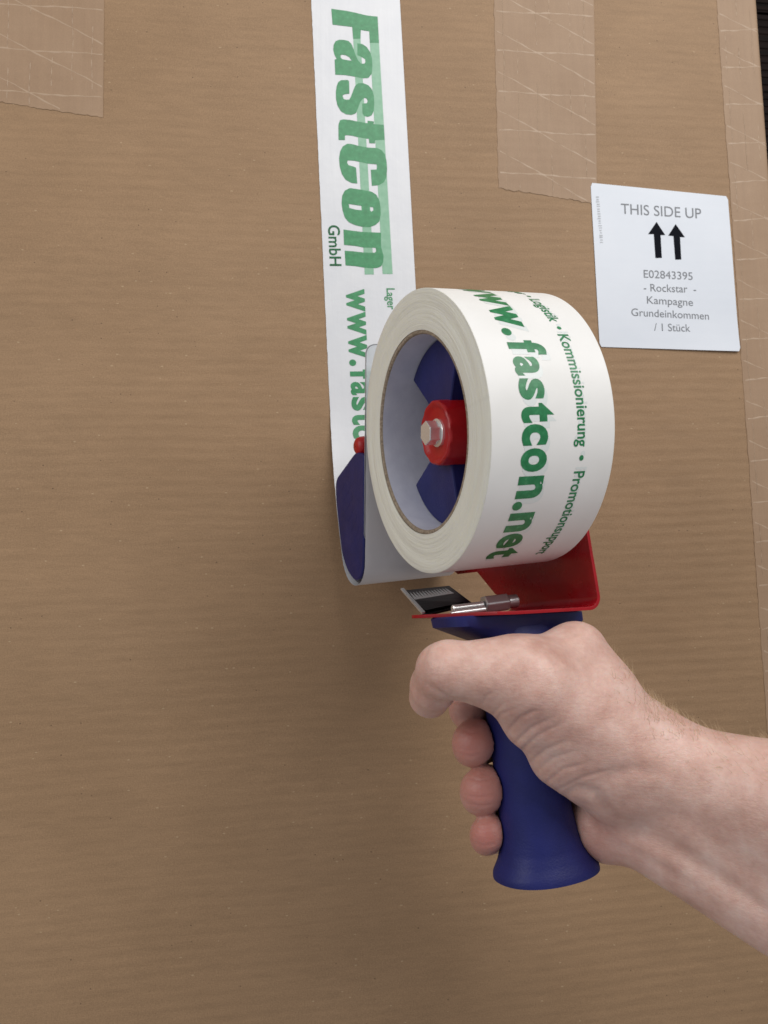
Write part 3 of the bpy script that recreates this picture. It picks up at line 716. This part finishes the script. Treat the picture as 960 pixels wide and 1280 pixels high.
def surface_nets(D, lo, h):
    S = D < 0; nx, ny, nz = D.shape
    c = [S[i:nx-1+i, j:ny-1+j, k:nz-1+k] for i in (0,1) for j in (0,1) for k in (0,1)]
    cnt = sum(x.astype(np.int8) for x in c); act = (cnt > 0) & (cnt < 8)
    idx = np.full(act.shape, -1, np.int64); A_ = np.argwhere(act); idx[tuple(A_.T)] = np.arange(len(A_))
    acc = np.zeros((len(A_), 3)); w = np.zeros(len(A_))
    corners = [(i, j, k) for i in (0,1) for j in (0,1) for k in (0,1)]
    for a in corners:
        for ax in range(3):
            if a[ax] == 1: continue
            b = list(a); b[ax] = 1
            va = D[A_[:,0]+a[0], A_[:,1]+a[1], A_[:,2]+a[2]]; vb = D[A_[:,0]+b[0], A_[:,1]+b[1], A_[:,2]+b[2]]
            m_ = (va < 0) != (vb < 0); t_ = np.where(m_, va/np.where(m_, va-vb, 1), 0)
            p = np.array(a, float)[None]+0*acc; p[:, ax] = t_; acc += p*m_[:, None]; w += m_
    V = lo+h*(A_+acc/w[:, None]); Fq = []
    for ax in range(3):
        sl0 = [slice(1, -1)]*3; sl0[ax] = slice(0, -1); sl1 = [slice(1, -1)]*3; sl1[ax] = slice(1, None)
        E_ = np.argwhere(S[tuple(sl0)] != S[tuple(sl1)]); off = np.ones(3, int); off[ax] = 0; E_ = E_+off
        o1, o2 = [i for i in range(3) if i != ax]
        q = []
        for d1, d2 in ((0,0), (1,0), (1,1), (0,1)):
            c_ = E_.copy(); c_[:, o1] -= d1; c_[:, o2] -= d2; q.append(idx[tuple(c_.T)])
        Fq.append(np.stack(q, 1))
    return V, np.concatenate(Fq)
HV, HF = surface_nets(d_, lo, VX)
# light smoothing
def lap(V, Fq, it, f=.5):
    E_ = np.concatenate([Fq[:, [0,1]], Fq[:, [1,2]], Fq[:, [2,3]], Fq[:, [3,0]]]); n = len(V)
    deg = np.bincount(E_.ravel(), minlength=n)[:, None]
    for _ in range(it):
        acc = np.stack([np.bincount(E_[:,0], V[E_[:,1], k], n)+np.bincount(E_[:,1], V[E_[:,0], k], n) for k in range(3)], 1)
        V = V+f*(acc/deg-V)
    return V
HV = lap(HV, HF, 4)
# finer mesh for skin folds
me = bpy.data.meshes.new('tmp'); me.from_pydata(HV.tolist(), [], HF.tolist()); to = bpy.data.objects.new('tmp', me); COL.objects.link(to)
to.modifiers.new('s', 'SUBSURF').levels = 1
dg = bpy.context.evaluated_depsgraph_get(); me2 = bpy.data.meshes.new_from_object(to.evaluated_get(dg))
bpy.data.objects.remove(to); bpy.data.meshes.remove(me)
bm = bmesh.new(); bm.from_mesh(me2); bmesh.ops.recalc_face_normals(bm, faces=bm.faces); bm.to_mesh(me2); bm.free()
n = len(me2.vertices); V = np.zeros(n*3); me2.vertices.foreach_get('co', V); V = V.reshape(-1, 3)
NN = np.zeros(n*3); me2.vertices.foreach_get('normal', NN); NN = NN.reshape(-1, 3)
px = 480-F*V[:, 0]/V[:, 2]; py = 640+F*V[:, 1]/V[:, 2]; near = np.clip(NN[:, 2]*3, 0, 1)
disp_ = np.zeros(n)
def fold(pts, width, depth, gate=True):
    P_ = np.array(pts, float); best = np.full(n, 1e9); tb = np.zeros(n)
    for i, (a, b) in enumerate(zip(P_[:-1], P_[1:])):
        ab = b-a; t_ = np.clip(((px-a[0])*ab[0]+(py-a[1])*ab[1])/(ab @ ab), 0, 1)
        d = np.hypot(px-a[0]-t_*ab[0], py-a[1]-t_*ab[1]); m_ = d < best; best[m_] = d[m_]; tb[m_] = ((i+t_)/(len(P_)-1))[m_]
    mm = best/3.45; taper = np.sin(np.pi*np.clip(tb, .03, .97))**.6
    disp_[:] -= depth*.8*np.exp(-(mm/width)**2)*taper*near
r2 = np.random.default_rng(3)
for x0, y0, x1, y1, dp in [(622,928,668,890,.5),(632,940,690,897,.6),(640,950,705,903,.5),(612,916,650,884,.4),(604,900,632,878,.35),(652,962,712,925,.45),(662,972,722,938,.4),
                           (676,984,738,952,.45),(600,884,616,866,.3),(690,992,765,962,.5),(627,934,640,925,.4),(648,905,676,888,.35)]:
    mx, my = (x0+x1)/2+r2.normal()*3, (y0+y1)/2-5+r2.normal()*3
    fold([(x0,y0),(mx,my),(x1,y1)], .85, dp)
fold([(700,998),(722,985),(745,992),(762,1016),(790,1046)], 2.0, 1.5)
fold([(722,1004),(738,1026),(762,1050)], 2.2, .9)
fold([(742,975),(790,962),(835,968)], 2.5, .7)
fold([(775,1030),(850,1066),(935,1122),(990,1160)], 3.4, 1.7)
fold([(765,1052),(830,1085),(890,1128)], 2.0, .5)
fold([(800,1000),(880,1036),(970,1090)], 4.5, .5)
fold([(528,851),(545,864),(566,876),(594,880)], 1.0, .8)
fold([(528,828),(524,836),(522,846)], .8, .3)
fold([(536,812),(530,824),(528,836)], .8, .25)
for (x, y, w_) in [(588,944,20),(600,1006,22),(606,1056,16),(590,914,15),(586,936,18),(600,974,20),(598,995,22),(604,1034,15)]: fold([(x-w_,y-3),(x,y+2),(x+w_,y-2)], .6, .22)
disp_ += .16*np.sin(V[:,0]/4.3+1.7*np.sin(V[:,1]/6.1))*np.sin(V[:,1]/5.2+1.3*np.sin(V[:,2]/7.3))+.30*np.sin(V[:,0]/13+V[:,1]/17)*np.sin(V[:,1]/11-V[:,2]/19)
V = V+NN*disp_[:, None]
flush = np.zeros(n)
for p, r, a in [((590,929,304),15,.9), ((600,990,302),16,.9), ((606,1045,300),14,1.), ((532,880,298),12,.35), ((585,890,322),14,.6), ((740,1050,300),22,.35), ((660,905,276),16,.22), ((725,965,280),20,.15),((530,838,285),9,.2)]:
    dd = np.linalg.norm(V-Q(*p), axis=1); flush = np.maximum(flush, a*np.exp(-(dd/r)**2))
W = wd(V); org = wd(Q(760, 960, 300))
me2.vertices.foreach_set('co', ((W-org)*MM).ravel()); me2.materials.clear(); me2.materials.append(m_skin)
me2.attributes.new('flush', 'FLOAT', 'POINT').data.foreach_set('value', flush.astype(np.float32))
me2.polygons.foreach_set('use_smooth', [True]*len(me2.polygons)); me2.name = 'person'; me2.update()
bm = bmesh.new(); bm.from_mesh(me2); bmesh.ops.recalc_face_normals(bm, faces=bm.faces); bm.to_mesh(me2); bm.free()
person = bpy.data.objects.new('person', me2); COL.objects.link(person); person.location = org*MM; ORG[person] = org
setp(person, 'bare right hand and forearm gripping the blue handle of the tape dispenser', 'person')
# fine hairs along the wrist and forearm
hv = []; hf = []
mk = np.argwhere((NN[:, 2] > -.35) & (px > 760) & (px < 1000) & (py < 990) & (NN[:, 1] > .05))[:, 0]
wt_ = (NN[mk, 1]+.1)**2*(.25+np.exp(-((px[mk]-825)/38)**2)); wt_ /= 1.; pick = r2.choice(mk, 540, p=wt_/wt_.sum())
for i in pick:
    p = V[i]; nn = NN[i]; L_ = 1.6+2.8*r2.random(); dr = nrm(nn*.75+np.array((-.55, .28, .1))+r2.normal(size=3)*.28)
    bend = nrm(np.array((-.5, .1, 0))+r2.normal(size=3)*.3); sd = nrm(np.cross(dr, (.2, .1, 1))); k0 = len(hv)
    for j, t_ in enumerate((0, .35, .7, 1)):
        c_ = p-nn*.1+dr*L_*t_+bend*L_*.35*t_*t_; w = .06*(1-t_*.75); hv += [c_-sd*w, c_+sd*w]
    hf += [(k0+2*j, k0+2*j+1, k0+2*j+3, k0+2*j+2) for j in range(3)]
setp(obj('arm_hair', wd(np.array(hv)), hf, m_hair, person), kind='stuff')
# thumb nail, seen edge-on at the tip
nc = Q(522, 866, 300.0)
